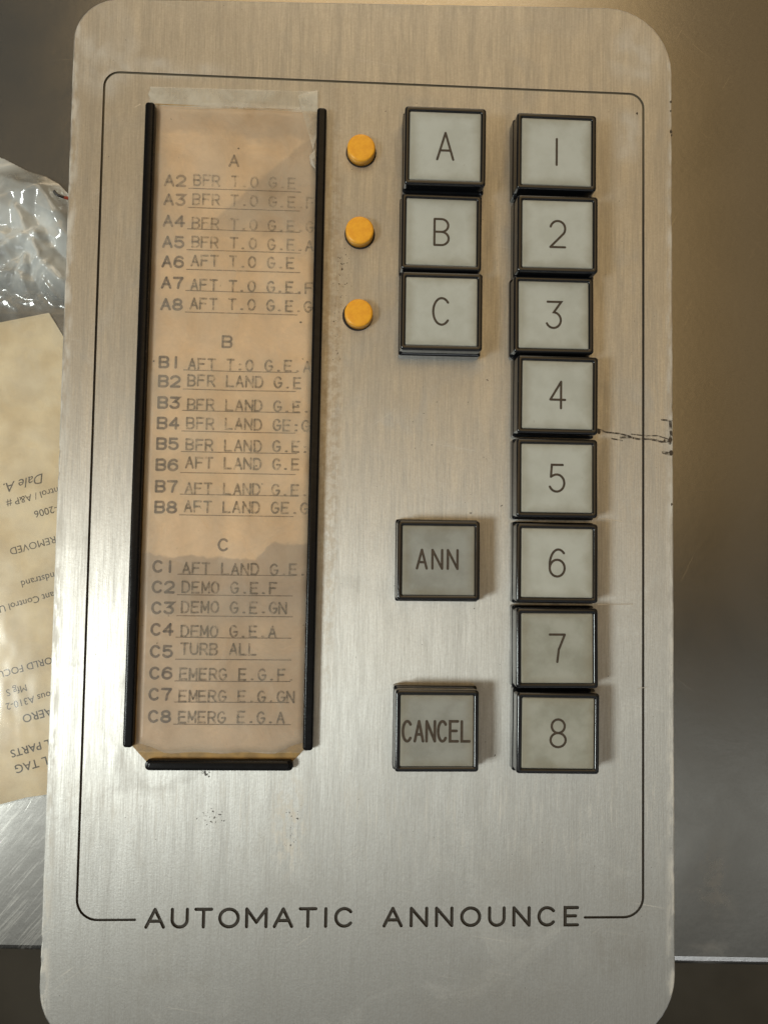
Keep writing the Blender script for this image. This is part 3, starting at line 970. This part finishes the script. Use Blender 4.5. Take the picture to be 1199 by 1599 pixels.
# ------------------------------------------------------------------ crumpled clear bag over the tag
bag_out = [(-126, 98), (-110, 93.5), (-98.2, 88.9), (-91.5, 85.6), (-87, 84.4), (-83, 82.2), (-79.8, 78.4), (-77, 72), (-72, 66), (-71, 20), (-71, -78.2), (-81.0, -77.9), (-86, -78.7), (-93, -80.6), (-100, -83.6), (-126, -93)]
ridges = [
    ([(-96.7, 75.1), (-93.2, 77.4), (-90.3, 77.2), (-86.3, 79.2), (-84.6, 77.2), (-79.4, 70.7)], 6.0, 0.62),
    ([(-92.6, 74.4), (-89.1, 67.4)], 5.0, 0.9),
    ([(-96.2, 61.6), (-91.5, 65.7), (-87.0, 66.8)], 5.0, 0.9),
    ([(-87.4, 64.5), (-85.1, 59.2), (-79.7, 54.3)], 4.6, 0.8),
    ([(-89.4, 61.0), (-89.6, 59.0), (-91.5, 57.3), (-90.1, 54.3)], 3.6, 1.0),
    ([(-96.4, 67.2), (-94.0, 65.1)], 4.2, 1.0),
    ([(-96.0, 56.6), (-93.1, 56.9), (-91.9, 58.9)], 3.6, 1.0),
    ([(-85.3, 56.1), (-82.5, 51.8)], 3.0, 1.1),
    ([(-96.9, 81.0), (-91.3, 82.6), (-85.6, 82.8)], 3.0, 0.6),
]


def seg_d(p, a, b):
    ab = b - a
    t = max(0, min(1, (p - a).dot(ab) / ab.length_squared))
    return (p - a - ab * t).length


def inside(p, poly):
    c = False
    n = len(poly)
    for i in range(n):
        x1, y1 = poly[i]; x2, y2 = poly[i - 1]
        if (y1 > p[1]) != (y2 > p[1]) and p[0] < (x2 - x1) * (p[1] - y1) / (y2 - y1) + x1:
            c = not c
    return c


def bag_height(x, y):
    p = Vector((x, y))
    e = min(seg_d(p, Vector(bag_out[i]), Vector(bag_out[i - 1])) for i in range(len(bag_out)))
    ef = min(1.0, e / 5.0)
    up = max(0.0, min(1.0, (y - 47) / 8))
    z = 1.15 + 0.5 * up
    if up > 0:
        hi = 0
        for pts, h, sl in ridges:
            d = min(seg_d(p, Vector(a), Vector(b)) for a, b in zip(pts, pts[1:]))
            hi = max(hi, h - math.sqrt((sl * d) ** 2 + 0.22 ** 2))
        z += up * max(0, hi)
        cr = max(0, min(1, (74 - y) / 8)) * max(0, min(1, (-80 - x) / 6))
        f1 = 1.3 * abs(noise.noise((x * 0.30, y * 0.30, 5.0))) + 0.3 * abs(noise.noise((x * 0.7 + 7, y * 0.6, 2.0)))
        z += up * cr * 1.1 * (0.75 - f1) + up * (0.55 - 1.5 * abs(noise.noise((x * 0.13 + 3, y * 0.15, 12)))) + up * 0.10 * noise.noise((x * 0.25, y * 0.2, 8))
    else:
        z += 0.03 * abs(noise.noise((x * 0.07, y * 0.045, 1.0))) + 0.02 * noise.noise((x * 0.35, y * 0.2, 4.0))
    return 0.9 * (1 - ef) * (1 if e < 5 else 0) * 0.2 + 0.25 + (z - 0.25) * (ef ** 0.6)


bm = bmesh.new()
st = 0.42
nx_, ny_ = int(56 / st), int(194 / st)
vg = {}
for j in range(ny_ + 1):
    for i in range(nx_ + 1):
        x, y = -126 + i * st, -94 + j * st
        if inside((x, y), bag_out):
            vg[i, j] = (x, y)
bv = {k2: bm.verts.new((x, y, bag_height(x, y))) for k2, (x, y) in vg.items()}
for (i, j) in list(bv):
    q = [(i, j), (i + 1, j), (i + 1, j + 1), (i, j + 1)]
    have = [k2 for k2 in q if k2 in bv]
    if len(have) == 4:
        bm.faces.new([bv[k2] for k2 in q])
    elif len(have) == 3:
        bm.faces.new([bv[k2] for k2 in have])
bag = from_bm('plastic_bag', bm, M['bag'], smooth=True)
tag(bag, 'crumpled clear plastic bag lying over the yellow tag, left of the panel', 'plastic bag')

# ------------------------------------------------------------------ end of a wire sticking out from under the plate
def tube(name, pts, r, m, parent=None):
    cu = bpy.data.curves.new(name, 'CURVE'); cu.dimensions = '3D'
    sp = cu.splines.new('POLY'); sp.points.add(len(pts) - 1)
    for q, p in zip(sp.points, pts):
        q.co = (p[0] * MM, p[1] * MM, p[2] * MM, 1)
    cu.bevel_depth = r * MM; cu.bevel_resolution = 3; cu.use_fill_caps = True
    o = bpy.data.objects.new(name, cu); S.collection.objects.link(o)
    dg = bpy.context.evaluated_depsgraph_get()
    me = bpy.data.meshes.new_from_object(o.evaluated_get(dg))
    bpy.data.objects.remove(o)
    me.name = name
    me.materials.clear()
    return link(name, me, m, parent)
wire = tube('wire_end', [(-82.9, 78.3, 5.4), (-82.2, 77.5, 5.2), (-81.2, 77.1, 5.0), (-80.2, 77.0, 4.6)], 0.38, M['wire'])
tag(wire, 'short black wire end poking out beside the top of the plastic bag', 'wire')
tube('wire_tip', [(-80.5, 77.0, 4.7), (-78.8, 76.9, 4.2), (-75, 76.8, 1.5)], 0.40, M['red'], wire)

S.cycles.use_denoising = True
